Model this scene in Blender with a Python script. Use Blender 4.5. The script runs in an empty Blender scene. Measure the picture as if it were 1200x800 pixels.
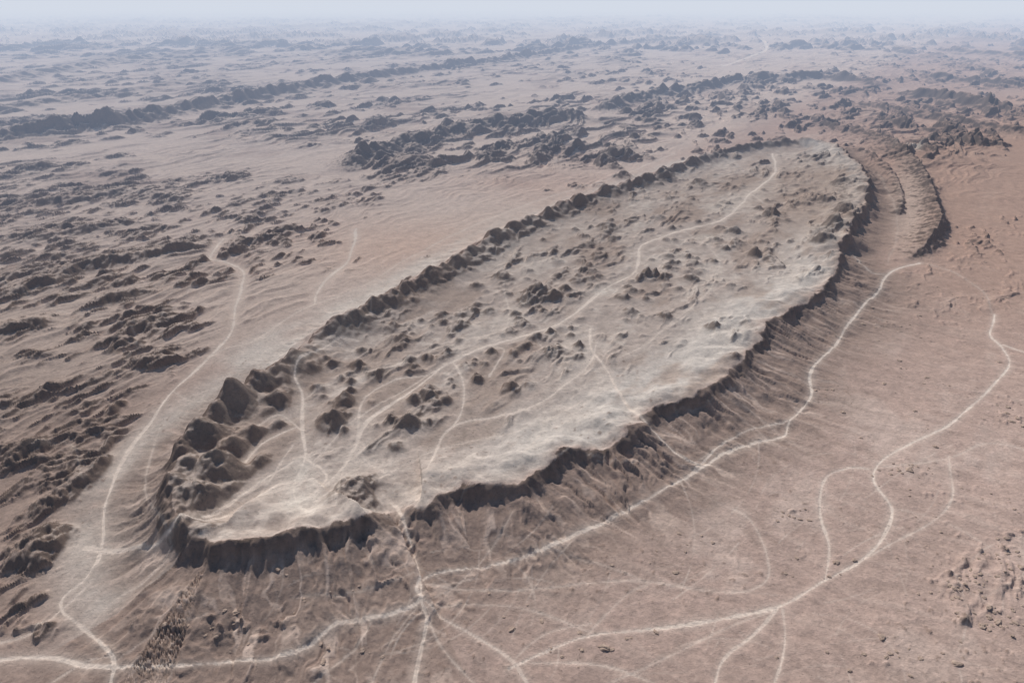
import bpy, math, numpy as np, random
from mathutils import Vector
np.random.seed(3); random.seed(3)
F32=np.float32
scene=bpy.context.scene
CH=400.0; A=math.radians(26.3); ca,sa=math.cos(A),math.sin(A)
def P(px,py,z=0.0):
    r=(px-600)/800.0; u=(400-py)/800.0
    dy=ca+u*sa; dz=-sa+u*ca
    t=(z-CH)/dz
    return (r*t,dy*t)
# ---------------- noise
rng=np.random.RandomState(11)
GA=rng.rand(65536).astype(F32)*2*math.pi
GX=np.cos(GA); GY=np.sin(GA)
def pn(x,y,seed=0):
    xi=np.floor(x); yi=np.floor(y)
    fx=(x-xi).astype(F32); fy=(y-yi).astype(F32)
    xi=xi.astype(np.int32); yi=yi.astype(np.int32)
    def g(a,b,dx,dy):
        h=(a*73856093 ^ b*19349663 ^ (seed*83492791+1013904223))
        h=(h^(h>>13))*np.int32(1274126177); h=(h^(h>>16))&65535
        return GX[h]*dx+GY[h]*dy
    u=fx*fx*fx*(fx*(fx*6-15)+10); v=fy*fy*fy*(fy*(fy*6-15)+10)
    with np.errstate(over='ignore'):
        a=g(xi,yi,fx,fy); b=g(xi+1,yi,fx-1,fy); c=g(xi,yi+1,fx,fy-1); d=g(xi+1,yi+1,fx-1,fy-1)
    a=a+(b-a)*u; c=c+(d-c)*u
    return (a+(c-a)*v)*1.5
def ss(a,b,x):
    t=np.clip((x-a)/(b-a),0,1); return t*t*(3-2*t)
# ---------------- grid
ys=[170.0]
while ys[-1]<8000: ys.append(ys[-1]+0.0023*(ys[-1]+200))
while ys[-1]<90000: ys.append(ys[-1]+0.009*(ys[-1]+200))
ys=np.array(ys); NR=len(ys); NC=1360; K=0.78
cs=np.linspace(-1,1,NC)
Y=np.repeat(ys[:,None],NC,1); X=cs[None,:]*K*(Y+200)
SP=(0.0023*(Y+200)).astype(F32)
SPR=SP[:,:1]
def fbm(x,y,lam,octv,gain=0.5,seed=0,ax=1.0,ridged=False):
    out=np.zeros(x.shape,F32); amp=1.0; tot=0
    for o in range(octv):
        w=ss(1.2,3.0,lam/SPR)
        nz=np.nonzero(w[:,0]>0)[0]
        if len(nz):
            e=nz[-1]+1
            n=pn(x[:e]/lam,y[:e]/(lam*ax),seed+o*7)
            if ridged: n=1-2*np.abs(n)
            out[:e]+=amp*n*w[:e]
        tot+=amp; amp*=gain; lam*=0.5
    return out/ (tot**0.7)
sd=np.array([0.56,0.83]); sd/=np.linalg.norm(sd)
AL=X*sd[0]+Y*sd[1]; AC=X*sd[1]-Y*sd[0]
def catmull(pts,n=6,closed=False):
    pts=[np.array(p,float) for p in pts]; m=len(pts); out=[]
    rngi=range(m if closed else m-1)
    for i in rngi:
        if closed: p0,p1,p2,p3=pts[i-1],pts[i],pts[(i+1)%m],pts[(i+2)%m]
        else: p0,p1,p2,p3=pts[max(i-1,0)],pts[i],pts[i+1],pts[min(i+2,m-1)]
        for k in range(n):
            t=k/n
            out.append(0.5*((2*p1)+(-p0+p2)*t+(2*p0-5*p1+4*p2-p3)*t*t+(-p0+3*p1-3*p2+p3)*t**3))
    if not closed: out.append(pts[-1])
    return np.array(out)
def polydist(W,R,closed=False):
    D=np.full((NR,NC),1e9,F32); SI=np.zeros((NR,NC),F32); S=np.zeros((NR,NC),F32); T=np.zeros((NR,NC),F32)
    n=len(W); m=n if closed else n-1; acc=0
    for i in range(m):
        a=W[i,:2]; b=W[(i+1)%n,:2]; L=np.hypot(*(b-a))
        if L<1e-6: continue
        y0=min(a[1],b[1])-R; y1=max(a[1],b[1])+R
        r0=np.searchsorted(ys,y0); r1=np.searchsorted(ys,y1)
        if r1<=r0: acc+=L; continue
        x0=min(a[0],b[0])-R; x1=max(a[0],b[0])+R
        ya,yb=ys[r0],ys[r1-1]
        c=[x0/(K*(ya+200)),x0/(K*(yb+200)),x1/(K*(ya+200)),x1/(K*(yb+200))]
        c0=int(max(0,(min(c)+1)/2*(NC-1))); c1=int(min(NC,(max(c)+1)/2*(NC-1)+2))
        if c1<=c0: acc+=L; continue
        sl=(slice(r0,r1),slice(c0,c1))
        dx=X[sl]-a[0]; dy=Y[sl]-a[1]; t=np.clip((dx*(b[0]-a[0])+dy*(b[1]-a[1]))/L**2,0,1)
        ex=dx-t*(b[0]-a[0]); ey=dy-t*(b[1]-a[1]); d=np.hypot(ex,ey)
        m_=d<D[sl]
        D[sl]=np.where(m_,d,D[sl]); S[sl]=np.where(m_,acc+t*L,S[sl]); T[sl]=np.where(m_,i+t,T[sl])
        cr=(b[0]-a[0])*dy-(b[1]-a[1])*dx
        SI[sl]=np.where(m_,np.sign(cr),SI[sl])
        acc+=L
    return D,SI,S,T
def inside(W):
    res=np.zeros((NR,NC),bool)
    y0,y1=W[:,1].min(),W[:,1].max(); r0=np.searchsorted(ys,y0); r1=np.searchsorted(ys,y1)
    x=X[r0:r1]; y=Y[r0:r1]; q=np.zeros(x.shape,bool); n=len(W)
    for i in range(n):
        a=W[i];b=W[(i+1)%n]
        if a[1]==b[1]: continue
        q^=((a[1]>y)!=(b[1]>y))&(x<(b[0]-a[0])*(y-a[1])/(b[1]-a[1])+a[0])
    res[r0:r1]=q; return res
def gmask(L):
    M=np.zeros((NR,NC),F32)
    for a,b,rx,ry,s in L:
        e=((PX-a)/rx)**2+((PY-b)/ry)**2
        M=np.maximum(M,s*np.exp(-np.clip(e,0,40)**1.5*.6))
    return M
# ---------------- base
H=(fbm(X,Y,1100,3,seed=1)*5+fbm(AC,AL,260,2,seed=2,ax=2)*1.5).astype(F32)
H*=ss(300,900,Y)*0.9+0.1
H+=ss(6000,30000,Y)*fbm(AC,AL,4000,4,seed=3,ax=1.8)*80
# ---------------- mesa  Hrim,cliff,cw,tw,iw
SE=(24,.28,11,88,95); NO=(28,.28,12,125,80); NW=(38,.12,24,80,22); SW=(33,.21,24,50,24); NE=(28,.36,13,55,60); GP=(14,.2,30,75,80)
ctl=[(245,636)+NO,(292,628)+NO,(342,625)+NO,(398,612)+NO,(432,604)+NO,(450,600)+GP,(474,596)+GP,(494,590)+SE,(532,576)+SE,(582,572)+SE,(620,560)+SE,(648,542)+SE,(684,524)+SE,(724,514)+SE,
 (750,494)+SE,(765,476)+SE,(806,462)+SE,(848,440)+SE,(880,408)+SE,(892,382)+SE,(932,356)+SE,(966,334)+SE,(985,306)+SE,(984,286)+NE,(1000,262)+NE,(1014,236)+NE,(1016,210)+NE,(1000,184)+NE,(962,166)+NE,
 (905,163)+NW,(850,172)+NW,(800,188)+NW,(756,204)+NW,(700,222)+NW,(650,240)+NW,(600,262)+NW,(548,290)+NW,(500,318)+NW,(450,344)+NW,(402,368)+NW,
 (372,392,26,.1,20,60,26),(335,420)+SW,(292,448)+SW,(252,480)+SW,(216,520)+SW,(200,560)+SW,(204,594)+SW,(222,618)+SW]
cw_=[]
for c in ctl:
    w=P(c[0],c[1],c[2]); cw_.append((w[0],w[1])+tuple(c[2:]))
MW=catmull(cw_,5,True)
RR=300
D,SI,S,T=polydist(MW,RR,True)
ins=inside(MW)
D=np.minimum(D,RR)
near=D<RR-1
d=np.where(ins,D,-D).astype(F32)
Ti=np.clip(T.astype(int),0,len(MW)-1); fr=T-Ti; Tj=(Ti+1)%len(MW)
par=[(MW[Ti,k]*(1-fr)+MW[Tj,k]*fr).astype(F32) for k in range(2,7)]
hr,cf,cw,tw,iw=par
isSE=ss(.21,.25,cf)
isSW=ss(.15,.2,cf)*(1-isSE)
isNE=ss(.30,.34,cf)
cmod=np.clip(1+1.8*fbm(S,S*0,40,4,seed=28,gain=.6),.05,1.8)
pert=fbm(X,Y,75,3,seed=21)*11+fbm(X,Y,26,4,seed=22,gain=.6)*9
dp=d+pert*(.35+.65*isSE)
nwn=fbm(S,d*.9,52,6,seed=25,gain=.6)
rimn=1+isSE*0.45*fbm(X,Y,55,3,seed=24)+(1-isSE)*np.clip(nwn*.55,-.25,.22)
cfm=np.where(isSE>.5,cf*cmod,cf)
FL=13.0
Do=np.maximum(-dp,0)
sw=S+fbm(X,Y,30,4,seed=30)*9
rill=fbm(sw,d*0.14,9,4,seed=31,gain=.65,ridged=True)+.9*fbm(sw,d*.12,24,2,seed=36,ridged=True)
twm=tw*(1+.4*fbm(S,S*0,50,3,seed=32))
tal=np.clip(1-Do/twm,0,1)**1.7
outp=hr*rimn*(cfm*(1-ss(0,1,Do/cw))+(1-cfm)*tal)
inp=FL+(hr*rimn-FL)*np.exp(-(np.maximum(dp,0)/iw)**1.3)*(1-ss(30,95,d))
Hm=np.where(dp>0,inp,outp)
Hm=np.where((~ins)&(~near),0,Hm)
Hm=np.where(ins&(~near),FL,Hm)
talm=ss(-3,4,Do)*(1-ss(.8,1.5,Do/tw))*near*(1-.55*isNE)
Hm+=talm*(rill-.5)*5.8*(.35+cf*1.3)*np.clip(Do/8,0,1)*(1-0.5*np.clip(Do/tw,0,1.5))*np.clip(.9+fbm(X,Y,70,2,seed=37),.4,1.5)
butt=(1-ss(0,2.4,Do/cw))*(dp<1)*near*isSE
Hm+=butt*fbm(S,d*.6,17,5,seed=33,gain=.65)*2.8
H+=Hm
mesaM=(ss(-14,0,d)).astype(F32)
def proj(Xa,Ya,Za):
    v=Za-CH; dep=Ya*ca-v*sa; dep=np.maximum(dep,1)
    return 600+800*Xa/dep, 400-800*(Ya*sa+v*ca)/dep
PX,PY=proj(X,Y,H); PX=PX.astype(F32); PY=PY.astype(F32)
def hz(x,y):
    r=np.clip(np.searchsorted(ys,y)-1,0,NR-2); c=(x/(K*(ys[r]+200))+1)/2*(NC-1); c=int(min(max(c,0),NC-2))
    return float(H[r,c])
def PG(a,b):
    z=5.0
    for k in range(14):
        x,y=P(a,b,z); z=z*.5+hz(x,y)*.5
    return P(a,b,z)
# ---------------- tracks
tracks=[
 ([(-20,776),(60,770),(130,778),(200,781),(260,778),(330,768),(365,755),(395,727),(440,720),(478,712),(495,700),(490,690),(500,679),(540,668),(590,657),(640,640),(700,616),(750,590),(800,560),(830,543),(872,524),(915,511),(924,492),(950,468),(948,442),(962,420),(985,398),(1000,370),(1028,342),(1042,320),(1078,308)],4.2,1),
 ([(800,560),(824,540),(866,510),(905,497),(924,492)],3.2,.8),
 ([(448,578),(466,596),(480,630),(489,665),(492,700),(500,730),(486,805)],3.6,.9),
 ([(596,785),(640,766),(690,744),(760,735),(840,728),(908,712),(960,682),(1008,657),(1036,628),(1047,596),(1022,562),(1030,541),(1070,520),(1118,492),(1152,464),(1180,430),(1176,408),(1160,390),(1166,368)],3.4,.95),
 ([(1176,404),(1210,416)],3,.8),
 ([(500,700),(520,724),(560,750),(600,776),(625,808)],3,.7),
 ([(968,682),(970,640),(962,600),(965,562),(990,550),(1020,550)],2.6,.75),
 ([(910,712),(880,742),(850,770),(838,808)],2.6,.7),([(914,712),(920,750),(918,780),(908,808)],2.4,.6),
 ([(1112,535),(1118,575),(1095,606),(1050,636),(1008,658)],2.2,.55),
 ([(500,684),(560,690),(640,688),(700,684),(760,682),(850,692),(892,686),(902,664),(880,612),(860,596)],2.2,.4),
 ([(500,702),(600,712),(700,742)],2,.4),([(690,744),(730,700),(760,684)],2,.35),([(600,778),(660,775),(720,780),(780,805)],2,.5),
 ([(690,384),(694,408),(716,444),(742,482),(772,512),(802,536),(826,545)],4.2,1),
 ([(366,600),(350,590),(346,566),(356,534),(356,502),(352,462),(346,438),(362,414),(392,398),(420,400)],4.6,1),
 ([(350,590),(372,575),(400,548),(416,520),(432,494),(472,464),(530,424),(572,405),(622,390),(668,372),(700,344),(745,317),(752,288),(800,270),(850,255),(880,226),(908,202),(905,180)],6.2,1),
 ([(700,344),(722,338),(716,345)],4,.9),
 ([(502,548),(516,514),(545,494),(600,482),(650,462),(690,424),(700,404)],3.5,.8),
 ([(416,520),(426,470),(460,446),(500,440),(530,424)],3,.8),
 ([(530,424),(545,452),(538,486),(516,514)],3.4,.8),([(572,440),(592,412),(575,404)],3,.8),
 ([(300,500),(330,486),(352,502)],3,.9),([(290,540),(312,516),(345,500)],3,.9),([(345,540),(310,560),(270,590),(240,606)],4,1),([(372,575),(380,556),(356,534)],3.2,1),([(366,560),(330,566),(300,584)],5,1),
 ([(100,640),(128,645),(160,642),(200,625),(250,606),(300,584),(350,566)],7,1),
 ([(112,660),(122,630),(124,585),(148,535),(178,490),(204,458),(232,430),(268,394),(278,352),(286,322),(268,308),(246,302),(262,280)],5.2,.95),
 ([(370,356),(376,334),(408,304),(418,268)],7,1),([(370,356),(340,370),(300,398),(262,408),(232,430)],5,.6),
 ([(370,356),(420,338),(480,302),(560,262),(640,232),(720,205),(790,180)],5,.5),
 ([(128,800),(130,768),(104,736),(76,716),(74,700),(96,680),(112,655)],3.2,.9),([(-20,752),(30,744),(72,716),(100,690)],2.8,.6),([(60,800),(100,775),(130,768)],2.4,.5),
 ([(104,736),(140,700),(170,680),(200,640)],2,.4),
 ([(846,78),(880,66),(898,58),(893,48),(876,46)],16,1),
 ([(40,520),(80,522),(100,560)],2,.3),([(120,372),(160,392),(150,420)],2,.3),
 ([(1000,300),(1020,318),(1040,322)],3,.6),([(1040,310),(1052,270),(1046,235),(1030,205)],4,.15),
 ([(1165,370),(1150,340),(1120,320),(1090,310)],2.2,.3),
 ([(880,226),(900,240),(930,232)],4,.4),([(420,520),(400,548),(396,590)],2.8,.5),([(560,420),(540,400),(580,390)],2,.4),
 ([(492,700),(540,680),(580,640),(600,600)],1.8,.3),([(488,668),(440,690),(400,700),(340,700)],1.8,.3),([(590,330),(596,380),(572,405)],2.8,.5),([(204,458),(230,470),(262,462)],2.4,.4),
 ([(360,550),(400,500),(450,470),(500,440)],2.6,.55),([(352,470),(400,440),(470,425),(530,400)],2.6,.55),([(440,560),(480,540),(540,520),(620,500),(680,470)],2.4,.45),([(760,400),(720,420),(694,408)],2.4,.4),
 ([(494,705),(520,760),(560,805)],2,.45),([(494,705),(460,750),(430,805)],2,.35),([(700,805),(780,770),(908,712)],2,.4),([(1047,596),(1100,610),(1160,640)],1.8,.3),
 ([(150,380),(190,370),(230,330),(286,322)],2.4,.35),([(0,330),(60,360),(120,372)],2.4,.3),([(640,640),(700,660),(760,682)],1.8,.3),([(1020,550),(1110,536),(1160,520),(1210,530)],1.8,.35),([(800,270),(840,300),(830,340),(760,400)],3,.4),([(622,390),(650,420),(690,424)],2.4,.45),
 ([(300,584),(330,540),(346,520)],2.4,.6),([(416,520),(380,530),(356,534)],2.6,.6),([(460,560),(430,540),(416,520)],2.6,.5),([(440,720),(420,760),(360,805)],2,.4),([(600,776),(640,740),(690,730)],1.8,.35),([(130,778),(180,740),(240,720)],1.8,.3),([(200,640),(170,560),(190,500)],2,.35),
]
TW=np.zeros((NR,NC),F32)
for pts,w,s in tracks:
    if s<.7: continue
    D2,_,_,_=polydist(catmull([PG(a,b) for a,b in pts],4),w+24)
    TW=np.maximum(TW,1-ss(w*.9,w+13,D2))
# ---------------- ridges
ridge_def=[
 ([(-60,176),(0,166),(80,155),(150,147),(240,128),(300,118),(400,100),(500,85),(600,72),(700,56),(850,42)],60,75,36,.55),
 ([(-60,140),(60,122),(160,108),(230,96)],26,80,45,.6),
 ([(-60,110),(80,84),(200,66),(330,50)],44,110,60,.6),
 ([(150,44),(330,34),(520,28)],70,250,120,.6),
 ([(-30,364),(0,355),(60,335),(110,316),(200,300),(260,285)],16,28,11,.3),
 ([(90,367),(150,350),(192,342)],11,22,9,.3),
 ([(-30,398),(0,392),(78,378)],14,24,10,.3),
 ([(0,246),(60,240),(120,234),(200,220)],15,34,14,.4),
 ([(0,292),(90,276),(170,262)],13,30,12,.4),
 ([(130,405),(180,385),(215,365)],11,16,9,.5),
 ([(155,438),(185,425),(212,418)],14,14,9,.5),
 ([(20,622),(70,590),(110,560),(140,528)],13,14,8,.5),
 ([(25,675),(60,640),(90,612)],13,12,7,.5),
 ([(0,560),(30,540),(70,522)],12,12,8,.6),
 ([(940,150),(985,154),(1020,164),(1048,178),(1072,198),(1086,220),(1093,242),(1100,262),(1094,280),(1076,298),(1050,308)],27,11,32,.35),
 ([(395,206),(440,184),(500,168),(580,150),(640,146),(700,140)],42,50,28,.5),
 ([(700,134),(745,120),(800,110),(870,100),(960,94),(1040,104)],52,60,34,.45),
 ([(1035,112),(1080,116),(1130,124),(1195,138)],58,60,38,.3),
 ([(1060,92),(1120,96),(1230,106)],40,60,38,.35),
 ([(1000,140),(1080,155),(1160,172)],18,40,20,.6),
 ([(980,122),(1060,134),(1160,152),(1230,164)],26,50,26,.5),
 ([(1090,60),(1150,66),(1230,72)],50,110,60,.4),
 ([(850,42),(950,40),(1080,46),(1200,52)],50,150,80,.5),
 ([(990,176),(1024,186),(1046,206),(1056,232),(1054,256)],11,8,18,.6),
 ([(450,470),(490,462),(535,458)],7,8,7,.5),
 ([(450,500),(490,494),(530,490)],7,9,7,.5),
]
RM=np.zeros((NR,NC),F32)
for i,(pts,h,wl,wr,mod) in enumerate(ridge_def):
    z0=18 if 440<pts[0][0]<460 else 0
    W=catmull([P(a,max(b,27),z0) for a,b in pts],5)
    mn_=min(wl,wr)
    D2,S2,A2,T2=polydist(W,max(wl,wr)*3.2)
    w=np.where(S2>0,wl,wr)
    D2=np.maximum(D2+fbm(X,Y,max(mn_*2.2,14),4,seed=50+i,gain=.6)*mn_*.7,0)
    L=A2.max(); en=min(max(wl,wr)*3+(70 if i==14 else 0),L*.35)
    endf=ss(0,en,A2)*(1-ss(L-en,L,A2))
    pr=np.exp(-(D2/w)**1.3)*(D2<1e6)*endf
    md=np.clip(1-mod+mod*(.6+1.6*fbm(A2,D2*.3,max(wl,wr)*2.0,4,seed=80+i,gain=.6)),0,1.5)
    RM=np.maximum(RM,h*pr*md)
RM*=1-.9*TW
H+=RM
# ---------------- mounds
md=[(302,456,16,18),(276,480,15,18),(326,472,13,15),(262,556,21,23),(282,582,16,20),(246,522,17,19),(390,496,15,15),(405,472,12,14),(362,434,11,12),(345,460,9,11),
 (240,590,16,19),(300,512,12,15),(225,560,14,16),(420,578,11,25),(400,568,8,15),(505,468,8,9),(480,497,8,9),(522,470,8,8),(540,382,8,14),(470,398,8,12),(560,410,7,10),(582,418,6,8),
 (885,297,13,13),(758,322,14,11),(768,322,11,9),(590,326,9,16),(712,266,11,20),(630,345,15,24),(618,352,13,14),(650,350,11,12),(700,300,8,18),(655,410,7,10),(680,405,7,9),(460,385,8,12),
 (500,420,7,10),(440,440,7,10),(780,370,7,14),(835,385,8,12),(860,425,6,10),(810,325,8,14),(905,250,12,18),(860,270,10,16),(975,268,18,22),(962,285,16,18),(990,250,16,20),(985,215,14,24),(965,235,12,22),
 (730,200,16,26),(780,210,14,26),(820,215,12,24),(720,190,12,24),(760,180,10,22),(560,445,6,8),(600,455,6,9),(610,480,6,10),(330,500,10,13),(318,486,10,12),(432,470,7,9),
 (300,540,11,14),(275,530,13,16),(255,500,11,15),(320,445,8,12),(372,455,8,10),(420,430,7,10),(215,540,11,14)]
rr=random.Random(8)
for k in range(340):
    t=rr.random(); a=400+t*530+rr.gauss(0,48); b=480-t*265+rr.gauss(0,30)
    s=rr.uniform(.28,1.1); md.append((a,b,5.8*s,(7.5+7.5*t)*s))
MM=np.zeros((NR,NC),F32)
for i,(a,b,h,r) in enumerate(md):
    x,y=P(a,b,FL+2)
    R_=r*2.6
    r0,r1=np.searchsorted(ys,[y-R_,y+R_]); sl=slice(r0,r1)
    c=[(x-R_)/(K*(ys[r0]+200)),(x-R_)/(K*(ys[r1]+200)),(x+R_)/(K*(ys[r0]+200)),(x+R_)/(K*(ys[r1]+200))]
    c0=int((min(c)+1)/2*(NC-1)); c1=int((max(c)+1)/2*(NC-1)+2)
    q=(sl,slice(max(c0,0),c1))
    D2=np.hypot(X[q]-x,Y[q]-y)
    MM[q]=np.maximum(MM[q],h*1.1*np.exp(-(D2/r)**1.7*1.4))
nose=np.exp(-(((PX-290)/110)**2+((PY-520)/90)**2)**2)
MM*=np.clip(1+(.6-.3*nose)*fbm(X,Y,15,4,seed=91,gain=.65),.2,2)*(1-.9*TW)*(1-(.5-.3*nose)*ss(20,30,H))
H+=MM
# ---------------- rocky fields
RK=gmask([(470,192,80,24,1),(560,168,90,22,1),(640,152,60,18,.95),(740,127,50,14,1),(830,112,70,18,.95),(910,100,90,14,.95),(1000,108,60,16,.85),(1110,120,90,14,.95),(1170,130,50,14,.95),
 (1080,72,80,9,.85),(1110,42,90,8,.8),(780,152,40,12,.8),(730,190,34,12,.8),(880,132,90,14,.8),(960,145,70,10,.7),(1150,92,70,9,.8),(1130,165,80,14,.55),
 (60,90,90,24,.7),(260,40,100,14,.9),(350,24,120,10,.9),(130,24,140,12,.9),(500,40,120,12,.7),(650,25,160,10,.8),(900,22,200,8,.8),(200,72,100,14,.7),
 (330,237,110,24,.74),(120,262,150,26,.74),(60,300,100,34,.74),(240,285,70,22,.68),(160,330,90,22,.76),(300,310,50,20,.55),(60,210,100,20,.6),
 (175,400,60,46,1),(160,450,56,30,1),(60,440,80,46,.88),(30,560,60,40,1),(90,600,64,54,1),(50,650,60,46,.98),(120,530,44,44,.95),(40,710,50,36,.85),(200,745,110,26,.5),(110,700,60,40,.55),(20,480,60,40,.88),(110,490,50,36,.88),
 (630,347,40,22,.9),(760,322,30,9,.9),(690,402,80,30,.68),(740,244,100,30,.74),(860,205,110,26,.76),(890,300,80,30,.66),(520,480,90,30,.72),(450,430,60,34,.68),(570,312,80,26,.72),(660,300,90,28,.7),(600,420,100,34,.66),
 (975,265,36,34,.95),(955,225,60,40,.85),(800,380,70,36,.6),(400,470,60,40,.5),(480,390,60,26,.7),
 (1130,330,90,50,.5),(1165,280,60,30,.5),(1140,690,70,40,.5)])
def hillnoise(lam,seed,ax=2.6):
    wx=fbm(X,Y,lam*3,3,seed=seed+40)*lam*.9
    n=fbm(AC+wx,AL-wx,lam,6,gain=.62,seed=seed,ax=ax)
    r=fbm(AC+wx,AL-wx,lam*1.3,4,gain=.62,seed=seed+3,ax=ax*1.5,ridged=True)
    b=fbm(AC,AL,lam*3.2,2,seed=seed+5,ax=3)
    return n+.65*(r-r[200:1200].mean())+.7*b
hn1=hillnoise(18,101); hn2=hillnoise(52,121); hn3=hillnoise(190,141)
hn1/=hn1[:600].std(); hn2/=hn2[300:1100].std(); hn3/=hn3[-400:-150].std()
f1=1-ss(1150,2200,Y); f3=ss(4500,8000,Y); f2=(1-f1)*(1-f3)
pt=fbm(AC,AL,420,4,seed=155,ax=2.2)
basek=np.maximum.reduce([.60*(1-ss(380,470,PX))*(1-ss(300,340,PY))*ss(185,215,PY), .70*(1-ss(140,220,PX))*(1-ss(720,780,PY))*ss(185,215,PY), .70*(1-ss(60,100,PY)), .62*ss(850,960,PX)*(1-ss(150,200,PY)),.54*(1-ss(150,230,PY))])
basek=basek*(.95+.7*pt)
pl=np.zeros((NR,NC),F32)
for a,b,rx,ry in [(300,168,240,20),(560,108,160,12),(900,72,120,10)]:
    pl=np.maximum(pl,np.exp(-(((PX-a)/rx)**2+((PY-b)/ry)**2)**1.5))
RK=np.maximum(RK,basek*(1-.5*pl))
RK=np.where(mesaM>.1,np.where(basek>=RK-1e-6,0,RK),RK)
RK=np.maximum(RK,.5*ss(50,120,d)*ins)
RK*=1-np.where(near&(d<0)&(isSE<.5),(1-ss(76,104,-d)),0)
RK*=1-np.where(near&(d<0)&(isSE>=.5),(1-ss(60,100,-d)),0)
thr=1.7-2.15*RK
def hl(n,amp):
    v=np.maximum(n-thr,0); return amp*v*(v/(v+.8))/(1+.2*v)
rock=f1*hl(hn1,5.6)*(1+ss(700,1800,Y)*1.0)+f2*hl(hn2,22)+f3*hl(hn3,66)*np.exp(-Y/80000)
rock*=ss(.12,.35,RK)
rock=rock*(1-.4*mesaM)*(1-ss(.15,.6,np.clip(RM/20,0,1))*.5)*(1-.9*TW)
rock*=1-.65*ss(950,1050,PX)*ss(240,320,PY)
trough=np.exp(-(((PX-1062)/24)**2+((PY-248)/50)**2)**1.5)
rock*=1-.9*trough
H+=rock
nwz=(1-ss(-120,60,(AC-(P(402,368)[0]*sd[1]-P(402,368)[1]*sd[0]))))*(1-mesaM)
nwz*=1-np.where(near&(d<0),1-ss(100,160,-d),0)
wp=fbm(X,Y,150,2,seed=300)*40
bd1=np.maximum(fbm(AC+wp,AL,34,4,seed=301,ax=6,ridged=True,gain=.6)-.35,0)
bd2=np.maximum(fbm(AC+wp*2,AL,130,4,seed=311,ax=6,ridged=True,gain=.6)-.3,0)
calm=np.exp(-(((PX-470)/130)**2+((PY-290)/45)**2)**1.2)
bands=(bd1*7*(1-ss(1500,3000,Y))+bd2*18*ss(900,2500,Y))*np.clip(.7+1.5*pt,0,1.6)*np.maximum(nwz,ss(900,1000,PX)*(1-ss(200,260,PY)))*(1-.85*calm)*(1-TW)*(1-.9*trough)
H+=bands
kn=fbm(X,Y,6,3,seed=161,gain=.7); patch=ss(-.2,.35,fbm(X,Y,90,2,seed=162))
RB=gmask([(1140,690,70,40,1),(1180,650,40,36,1),(1075,550,40,14,.8),(925,603,24,12,.7),(265,738,70,26,1),(335,728,40,18,.9),(190,735,60,26,.8),(60,740,60,40,1),(400,745,60,20,.6),(1100,370,90,40,.7),(1165,300,70,40,.8),(1180,480,36,24,.9),(1040,770,80,20,.6),(960,655,50,18,.5),(1120,600,60,50,.5),(480,620,60,30,.3),(560,760,80,26,.4)])
RB*=np.clip(.6+1.4*fbm(X,Y,40,2,seed=165),0,1.2)
knb=fbm(X,Y,10,4,seed=166,gain=.7)
rub=np.maximum(knb-.42+.38*RB,0)*(RB>.02)*6*np.clip(RB*1.5,0,1)*(1-TW)
H+=rub+np.maximum(kn-.32,0)*3.6*patch*(1-.5*mesaM*ss(20,60,d))
flow=fbm(AL+fbm(X,Y,80,3,seed=175)*18,AC,13,4,seed=176,gain=.6,ax=7)
sem=ss(0,60,(AC-(P(700,520)[0]*sd[1]-P(700,520)[1]*sd[0])))
H+=fbm(X,Y,16,5,seed=171,gain=.65)*.6+fbm(AC,AL,60,3,seed=172,ax=2)*1.6+flow*sem*.5+mesaM*fbm(AC,AL,28,5,seed=173,gain=.65,ax=1.5)*1.5
reliefs=(rock+MM+RM+bands*.35+rub*.8).astype(F32)
H+=np.clip(reliefs/6,0,1)*(1-.5*nose)*fbm(X,Y,14,4,seed=181,gain=.7,ridged=True)*1.6*(1+Y/1100)
H=H.astype(F32)
TR=np.zeros((NR,NC),F32); TL=np.zeros((NR,NC),np.int16)
wob=fbm(X,Y,20,4,seed=201,gain=.65)*3
brk=np.clip(.92+.6*fbm(X,Y,34,4,seed=202,gain=.6),.5,1)
for i,(pts,w,s) in enumerate(tracks):
    W=catmull([PG(a,b) for a,b in pts],6)
    seg=np.r_[0,np.cumsum(np.hypot(*np.diff(W,axis=0).T))]
    W=W+np.stack([np.sin(seg/19+i)*1.5,np.cos(seg/27+i*2)*1.5],1)*(seg[-1]>60)
    D2,S2,A2,T2=polydist(W,w*4+8)
    wv=1+.45*np.sin(A2/33+i)
    hw=np.maximum(w*.33*wv,SP*.62)
    e=np.maximum(D2+wob*.3,0)
    core=1-ss(.5,1.5,e/hw); halo=.32*np.exp(-(e/(hw*3.2))**2)
    rut=1-.25*np.exp(-(e/(hw*.3))**2)*(w>2.8)*(SP<1.6)
    m=s*brk*np.maximum(core*rut,halo)
    TR=np.where(m>TR,m,TR)
    TL=np.where((core*s>.28)&(D2<1e6)&(core*s>=TR*.8),i+1,TL)
H-=TR*.35
mk=np.zeros((NR,NC),F32)
for i in range(110):
    if i<75: a,b=random.uniform(300,1180),random.uniform(570,800); L=random.uniform(60,260); an=random.choice([-.5,.4,-.9,1.2])+random.uniform(-.4,.4)
    else: a,b=random.uniform(380,850),random.uniform(300,560); L=random.uniform(50,150); an=random.uniform(-1.1,.2)
    cv=random.uniform(-.006,.006)
    pts=[];x,y=a,b
    for k in range(6):
        pts.append(PG(x,y)); x+=L/6*math.cos(an); y+=L/6*math.sin(an)*.8; an+=cv*L/3
        y=min(max(y,200),830)
    D2,_,_,_=polydist(catmull(pts,4),8)
    hw=np.maximum(.7,SP*.5)
    mk=np.maximum(mk,(1-ss(.5,1.4,D2/hw))*random.uniform(.12,.42))
mk*=np.clip(.5+fbm(X,Y,30,2,seed=207),0,1)*1.4
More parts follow.
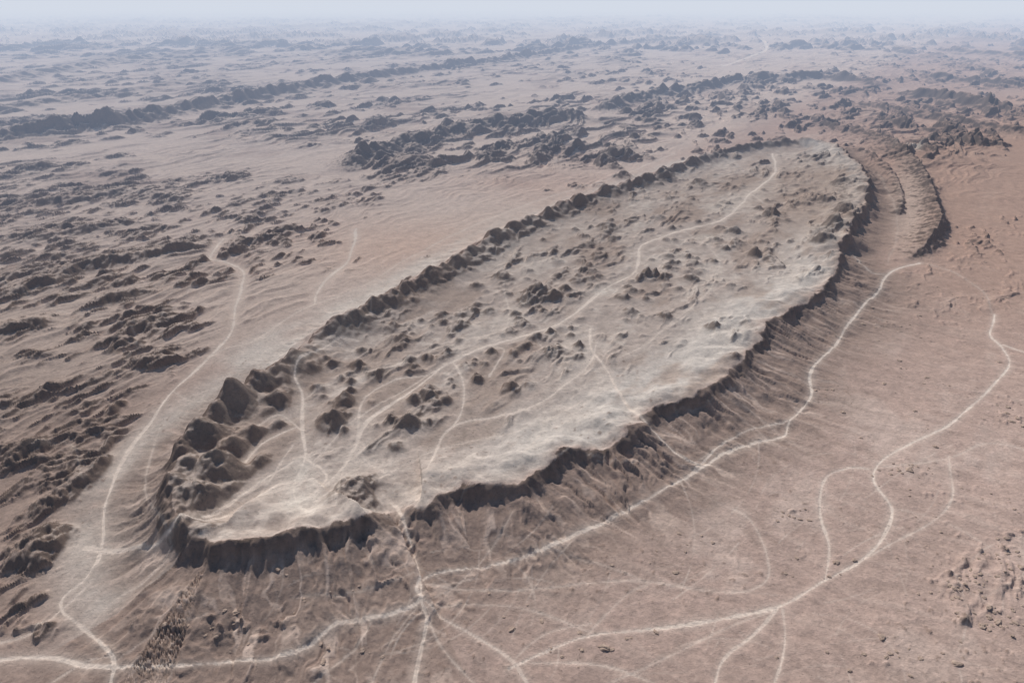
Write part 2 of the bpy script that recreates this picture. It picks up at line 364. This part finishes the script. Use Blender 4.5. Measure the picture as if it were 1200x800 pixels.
# ---------------- colours
def col(*c): return np.array(c,F32)
def mix(C,c2,m): return C+(c2-C)*m[...,None]
C=np.zeros((NR,NC,3),F32)+col(.39,.295,.255)
n1=fbm(X,Y,300,4,seed=211); n2=fbm(AC,AL,90,5,seed=212,ax=2.2,gain=.62); n3=fbm(X,Y,14,4,seed=213,gain=.65)
nwm=1-ss(-120,60,(AC- (P(402,368)[0]*sd[1]-P(402,368)[1]*sd[0])))
C=mix(C,col(.51,.425,.37),nwm*.85)
C=mix(C,col(.32,.24,.205),ss(.1,.5,n1)*.45)
C=mix(C,col(.52,.435,.385),ss(.1,.5,n2)*.4)
C=mix(C,col(.48,.385,.335),ss(.05,.5,flow)*sem*.35); C=mix(C,col(.30,.22,.187),ss(.05,.5,-flow)*sem*.35)
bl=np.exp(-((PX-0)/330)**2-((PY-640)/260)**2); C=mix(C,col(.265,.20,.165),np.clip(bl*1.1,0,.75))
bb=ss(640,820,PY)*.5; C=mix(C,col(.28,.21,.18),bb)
br=np.exp(-((PX-1200)/260)**2-((PY-230)/170)**2); C=mix(C,col(.33,.22,.17),np.clip(br*.9,0,.75))
rp=np.exp(-((PX-470)/110)**2-((PY-290)/34)**2); C=mix(C,col(.51,.37,.30),rp*.6)
rp=np.exp(-((PX-640)/110)**2-((PY-215)/20)**2); C=mix(C,col(.45,.32,.26),rp*.5)
ap=near*np.exp(-((d+66-isSW*18)/38)**2)*(isSE<.4)*(d<0); C=mix(C,col(.52,.475,.43),np.clip(ap*1.4,0,1)*.8*np.clip(.85+n2,0,1))
C=mix(C,col(.42,.34,.29),trough*.7)
mt=ss(-4,8,dp)*(ins|near)
mt=np.where(ins,np.maximum(mt,(d>20)),mt*(d>-20)).astype(F32)
C=mix(C,col(.40,.34,.30),mt*.9)
gr=mt*ss(0,25,dp)*(1-ss(50,125,d+n2*50))*isSE*ss(480,640,PX); C=mix(C,col(.455,.415,.38),np.clip(gr,0,1))
C=mix(C,col(.52,.465,.415),mt*ss(.0,.45,n2+.5*n3)*.45)
C=mix(C,col(.30,.23,.19),mt*ss(.05,.45,-n2+n1*.4)*.65)
ee=np.exp(-((PX-960)/70)**2-((PY-235)/50)**2)*mt; C=mix(C,col(.30,.225,.18),np.clip(ee,0,1)*.7)
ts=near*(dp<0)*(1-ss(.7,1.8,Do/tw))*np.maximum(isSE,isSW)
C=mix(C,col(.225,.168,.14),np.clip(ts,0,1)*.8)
streak=ss(.05,.4,fbm(sw,d*.10,6,4,seed=231,gain=.7))
C=mix(C,col(.48,.385,.33),np.clip(ts*streak*ss(5,25,Do)*(1-.6*isNE),0,1)*.8)
drain=ss(.0,.4,fbm(sw+fbm(X,Y,60,2,seed=234)*14,d*.12,15,5,seed=232,gain=.65))*near*(dp<0)*(1-ss(90,230,Do))*isSE*ss(20,60,Do)
C=mix(C,col(.25,.187,.157),drain*.5*(1-.6*isNE))
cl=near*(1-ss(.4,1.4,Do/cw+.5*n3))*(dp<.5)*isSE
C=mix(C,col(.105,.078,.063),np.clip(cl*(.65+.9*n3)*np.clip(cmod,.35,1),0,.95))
gyy,gxx=np.gradient(H); dY=np.gradient(Y,axis=0); dX=np.gradient(X,axis=1)
slope=np.hypot(gxx/dX,gyy/dY)
rr_=reliefs+np.where(near&(isSE<.5)&(dp>-15),np.maximum(H-16,0)*.7,0)
rk=ss(.25,.85,slope+.3*n3)*ss(.3,3,rr_)
rkc=mix(np.zeros_like(C)+col(.13,.096,.077),col(.10,.083,.076),ss(800,2200,Y))
C=C+(rkc-C)*(np.clip(rk*.9+ss(4,18,reliefs)*.2,0,.92)*(1-.15*mesaM))[...,None]
C=mix(C,col(.22,.16,.13),ss(.28,.45,kn)*patch*.7)
C*= (1+.18*n3+.14*fbm(X,Y,5,3,seed=241,gain=.7))[...,None]
C*=1.44
C=mix(C,col(.76,.65,.57),np.clip(mk,0,1))
C=mix(C,col(.86,.75,.66),np.clip(TR*1.08,0,1))
for a,b,rx,ry in [(1066,178,14,2.5),(352,590,30,16),(352,555,16,16),(712,342,16,5),(830,278,14,4),(860,270,10,3)]:
    e=((PX-a)/rx)**2+((PY-b)/ry)**2; C=mix(C,col(.84,.77,.69),np.exp(-np.clip(e,0,30))*.8*np.clip(.8+n3,0,1))
C=np.clip(C,.02,.86)
# ---------------- labels
LB=np.zeros((NR,NC),np.int16)
hillm=reliefs>2.0
LB[hillm&(PX<450)&(PY>220)]=2
LB[hillm&(PX<450)&(PY<=220)]=3
LB[hillm&(PX>=450)&(PX<1020)&(mesaM<.5)&(PY<330)]=4
LB[hillm&(PX>=1020)&(PY<330)]=5
LB[(ins)|((dp>-14)&near)]=1
LB[(RM>4)&(PX>960)&(PX<1140)&(PY>152)&(PY<310)&(~ins)]=6
LB=np.where(TL>0,TL+10,LB)
# ---------------- material
mat=bpy.data.materials.new("desert_ground"); mat.use_nodes=True
nt=mat.node_tree; N=nt.nodes; Lk=nt.links; N.clear()
o=N.new("ShaderNodeOutputMaterial"); bs=N.new("ShaderNodeBsdfDiffuse"); bs.inputs["Roughness"].default_value=.6
at=N.new("ShaderNodeAttribute"); at.attribute_name="Col"
geo=N.new("ShaderNodeNewGeometry")
def noise(sc,det,rough=.6):
    n=N.new("ShaderNodeTexNoise"); n.inputs["Scale"].default_value=sc; n.inputs["Detail"].default_value=det; n.inputs["Roughness"].default_value=rough
    Lk.new(geo.outputs["Position"],n.inputs["Vector"]); return n
na=noise(.3,5,.72)
mr=N.new("ShaderNodeMapRange"); mr.inputs[1].default_value=.3; mr.inputs[2].default_value=.7; mr.inputs[3].default_value=.84; mr.inputs[4].default_value=1.16
Lk.new(na.outputs[0],mr.inputs[0])
nb=noise(.55,2,.6); mb=N.new("ShaderNodeMapRange"); mb.inputs[1].default_value=.64; mb.inputs[2].default_value=.72; mb.inputs[3].default_value=1; mb.inputs[4].default_value=.62
Lk.new(nb.outputs[0],mb.inputs[0]); mm=N.new("ShaderNodeMath"); mm.operation='MULTIPLY'; Lk.new(mr.outputs[0],mm.inputs[0]); Lk.new(mb.outputs[0],mm.inputs[1])
vm=N.new("ShaderNodeVectorMath"); vm.operation='SCALE'; Lk.new(at.outputs["Color"],vm.inputs[0]); Lk.new(mm.outputs[0],vm.inputs["Scale"])
Lk.new(vm.outputs[0],bs.inputs["Color"])
bp=N.new("ShaderNodeBump"); bp.inputs["Strength"].default_value=.85; bp.inputs["Distance"].default_value=1.3
Lk.new(na.outputs[0],bp.inputs["Height"]); Lk.new(bp.outputs[0],bs.inputs["Normal"])
Lk.new(bs.outputs[0],o.inputs[0])
# ---------------- build meshes
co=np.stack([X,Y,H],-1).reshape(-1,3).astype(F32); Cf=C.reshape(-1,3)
idx=np.arange(NR*NC).reshape(NR,NC)
quads=np.stack([idx[:-1,:-1],idx[:-1,1:],idx[1:,1:],idx[1:,:-1]],-1).reshape(-1,4)
ql=LB[:-1,:-1].reshape(-1)
def build(name,lab,label,cat):
    q=quads[ql==lab]
    if len(q)<4: return None
    vid=np.unique(q)
    rm=np.zeros(len(co),np.int32); rm[vid]=np.arange(len(vid)); q=rm[q]
    me=bpy.data.meshes.new(name)
    me.vertices.add(len(vid)); me.vertices.foreach_set("co",co[vid].ravel())
    me.loops.add(q.size); me.loops.foreach_set("vertex_index",q.ravel().astype(np.int32))
    me.polygons.add(len(q)); me.polygons.foreach_set("loop_start",np.arange(0,q.size,4,dtype=np.int32))
    me.update(calc_edges=True)
    me.polygons.foreach_set("use_smooth",np.ones(len(q),bool))
    a=me.color_attributes.new("Col",'FLOAT_COLOR','POINT')
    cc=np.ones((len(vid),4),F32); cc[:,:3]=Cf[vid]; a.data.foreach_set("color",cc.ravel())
    me.materials.append(mat)
    ob=bpy.data.objects.new(name,me); scene.collection.objects.link(ob)
    ob["kind"]="structure"; ob["label"]=label; ob["category"]=cat
    return ob
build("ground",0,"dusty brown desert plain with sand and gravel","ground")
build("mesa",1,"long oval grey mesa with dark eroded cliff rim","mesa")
build("hills",2,"low dark rocky ridges standing in brown sand","hills")
build("hills",3,"hazy distant hills rising from a dusty plain","hills")
build("hills",4,"cluster of dark jagged rock hills behind the mesa","hills")
build("hills",5,"reddish brown rocky hills on a dusty plain","hills")
build("ridge",6,"curved rock ridge with a steep dark outer face","ridge")
for i in range(len(tracks)):
    build("dirt_track",i+11,"pale winding dirt track worn into desert sand","track")
# ---------------- boulders
rmat=bpy.data.materials.new("rock_brown"); rmat.use_nodes=True
rn=rmat.node_tree; b=rn.nodes["Principled BSDF"]; b.inputs["Roughness"].default_value=.95
tn=rn.nodes.new("ShaderNodeTexNoise"); tn.inputs["Scale"].default_value=1.5; cr=rn.nodes.new("ShaderNodeValToRGB")
cr.color_ramp.elements[0].color=(.20,.14,.11,1); cr.color_ramp.elements[1].color=(.48,.37,.30,1)
rn.links.new(tn.outputs[0],cr.inputs[0]); rn.links.new(cr.outputs[0],b.inputs["Base Color"])
import bmesh
from mathutils import noise as mn
rms=[]
for k in range(6):
    bm=bmesh.new(); bmesh.ops.create_icosphere(bm,subdivisions=3,radius=1)
    for v in bm.verts:
        p=v.co.copy(); v.co*=1+.45*mn.noise(p*1.3+Vector((k*9,0,0)))+.25*mn.noise(p*3.1+Vector((0,k*7,0)))
        v.co.z*=.62
    me=bpy.data.meshes.new("rock"); bm.to_mesh(me); bm.free(); me.materials.append(rmat); rms.append(me)
cl=[(1135,688,36,22,44),(1175,725,26,22,26),(1180,655,22,18,16),(1070,552,26,10,18),(925,603,22,10,10),(1050,375,60,22,14),(1130,310,60,30,12),(1180,490,20,14,12),(1140,350,40,20,10),(955,655,60,20,8),(700,760,60,20,10),(600,730,60,20,8),(420,765,80,16,12),(1010,460,60,40,14),(1080,440,60,40,12),(780,650,80,30,10),(1100,600,80,60,18),(1060,770,90,22,16),(400,690,60,16,8),(260,740,60,18,14)]
nR=0
for a,b_,rx,ry,n in cl:
    for k in range(n):
        x,y=PG(random.gauss(a,rx*.6),random.gauss(b_,ry*.6)); z=hz(x,y)
        ob=bpy.data.objects.new("rock",rms[nR%6]); s=random.uniform(.6,1.4)*(1.8 if random.random()<.25 else 1)
        ob.location=(x,y,z+s*.05); ob.scale=(s*random.uniform(.9,1.7),s,s*random.uniform(.6,.95)); ob.rotation_euler=(0,0,random.uniform(0,6.28))
        scene.collection.objects.link(ob); nR+=1
        ob["label"]="small weathered brown boulder lying on desert sand"; ob["category"]="rock"; ob["group"]="boulders scattered over the desert plain"
# ---------------- haze
def haze(name,sig,Linf,z0,z1,y0,y1,rot,label,piv=(0,0)):
    sig=np.array(sig); Linf=np.array(Linf)
    hm=bpy.data.materials.new("glow_haze"); hm.use_nodes=True; t=hm.node_tree; t.nodes.clear()
    o=t.nodes.new("ShaderNodeOutputMaterial"); ab=t.nodes.new("ShaderNodeVolumeAbsorption"); em=t.nodes.new("ShaderNodeEmission"); ads=t.nodes.new("ShaderNodeAddShader")
    den=sig.max()
    ab.inputs["Density"].default_value=den; ab.inputs["Color"].default_value=tuple(1-sig/den)+(1,)
    E=sig*Linf; em.inputs["Color"].default_value=tuple(E/E.max())+(1,); em.inputs["Strength"].default_value=float(E.max())  # haze emits its own light in place of scattered daylight
    t.links.new(ab.outputs[0],ads.inputs[0]); t.links.new(em.outputs[0],ads.inputs[1]); t.links.new(ads.outputs[0],o.inputs["Volume"])
    bm=bmesh.new(); bmesh.ops.create_cube(bm,size=1)
    for v in bm.verts: v.co=Vector((v.co.x*240000,y0+(v.co.y+.5)*(y1-y0),z0+(v.co.z+.5)*(z1-z0)))
    me=bpy.data.meshes.new(name); bm.to_mesh(me); bm.free(); me.materials.append(hm)
    ob=bpy.data.objects.new(name,me); scene.collection.objects.link(ob); ob["kind"]="structure"; ob["label"]=label; ob["category"]="sky"
    ob.location=(piv[0],piv[1],0); ob.rotation_euler=(0,0,rot)
haze("sky",[1/44000,1/40000,1/32000],[.64,.69,.77],-400,520,-60000,140000,0,"pale dusty haze with built-in glow over the desert")
haze("sky",[1/16500,1/14000,1/11000],[.66,.71,.81],-390,500,0,130000,math.radians(30),"bluish glowing haze volume added over the far desert",piv=(0,1350))  # denser haze box added to pale the distance and keep the foreground dark
# ---------------- light
el=math.radians(40.5); az=math.radians(-19)
sdv=Vector((math.sin(az)*math.cos(el),math.cos(az)*math.cos(el),math.sin(el)))
su=bpy.data.lights.new("sun",'SUN'); su.energy=5.0; su.angle=math.radians(.5); su.color=(1,.95,.89)
so=bpy.data.objects.new("sun",su); so.rotation_euler=sdv.to_track_quat('Z','Y').to_euler(); scene.collection.objects.link(so)
w=bpy.data.worlds.new("World"); scene.world=w; w.use_nodes=True; wn=w.node_tree
sky=wn.nodes.new("ShaderNodeTexSky"); sky.sky_type='NISHITA'; sky.sun_disc=False; sky.sun_elevation=el; sky.sun_rotation=az
bg=wn.nodes["Background"]; bg.inputs[1].default_value=.052; wn.links.new(sky.outputs[0],bg.inputs[0])
cam=bpy.data.cameras.new("camera"); cam.lens=24; cam.sensor_width=36; cam.clip_start=1; cam.clip_end=400000
cob=bpy.data.objects.new("camera",cam); cob.location=(0,0,CH); cob.rotation_euler=(math.pi/2-A,0,0); scene.collection.objects.link(cob); scene.camera=cob
scene.view_settings.view_transform='Standard'; scene.view_settings.look='None'; scene.view_settings.exposure=0
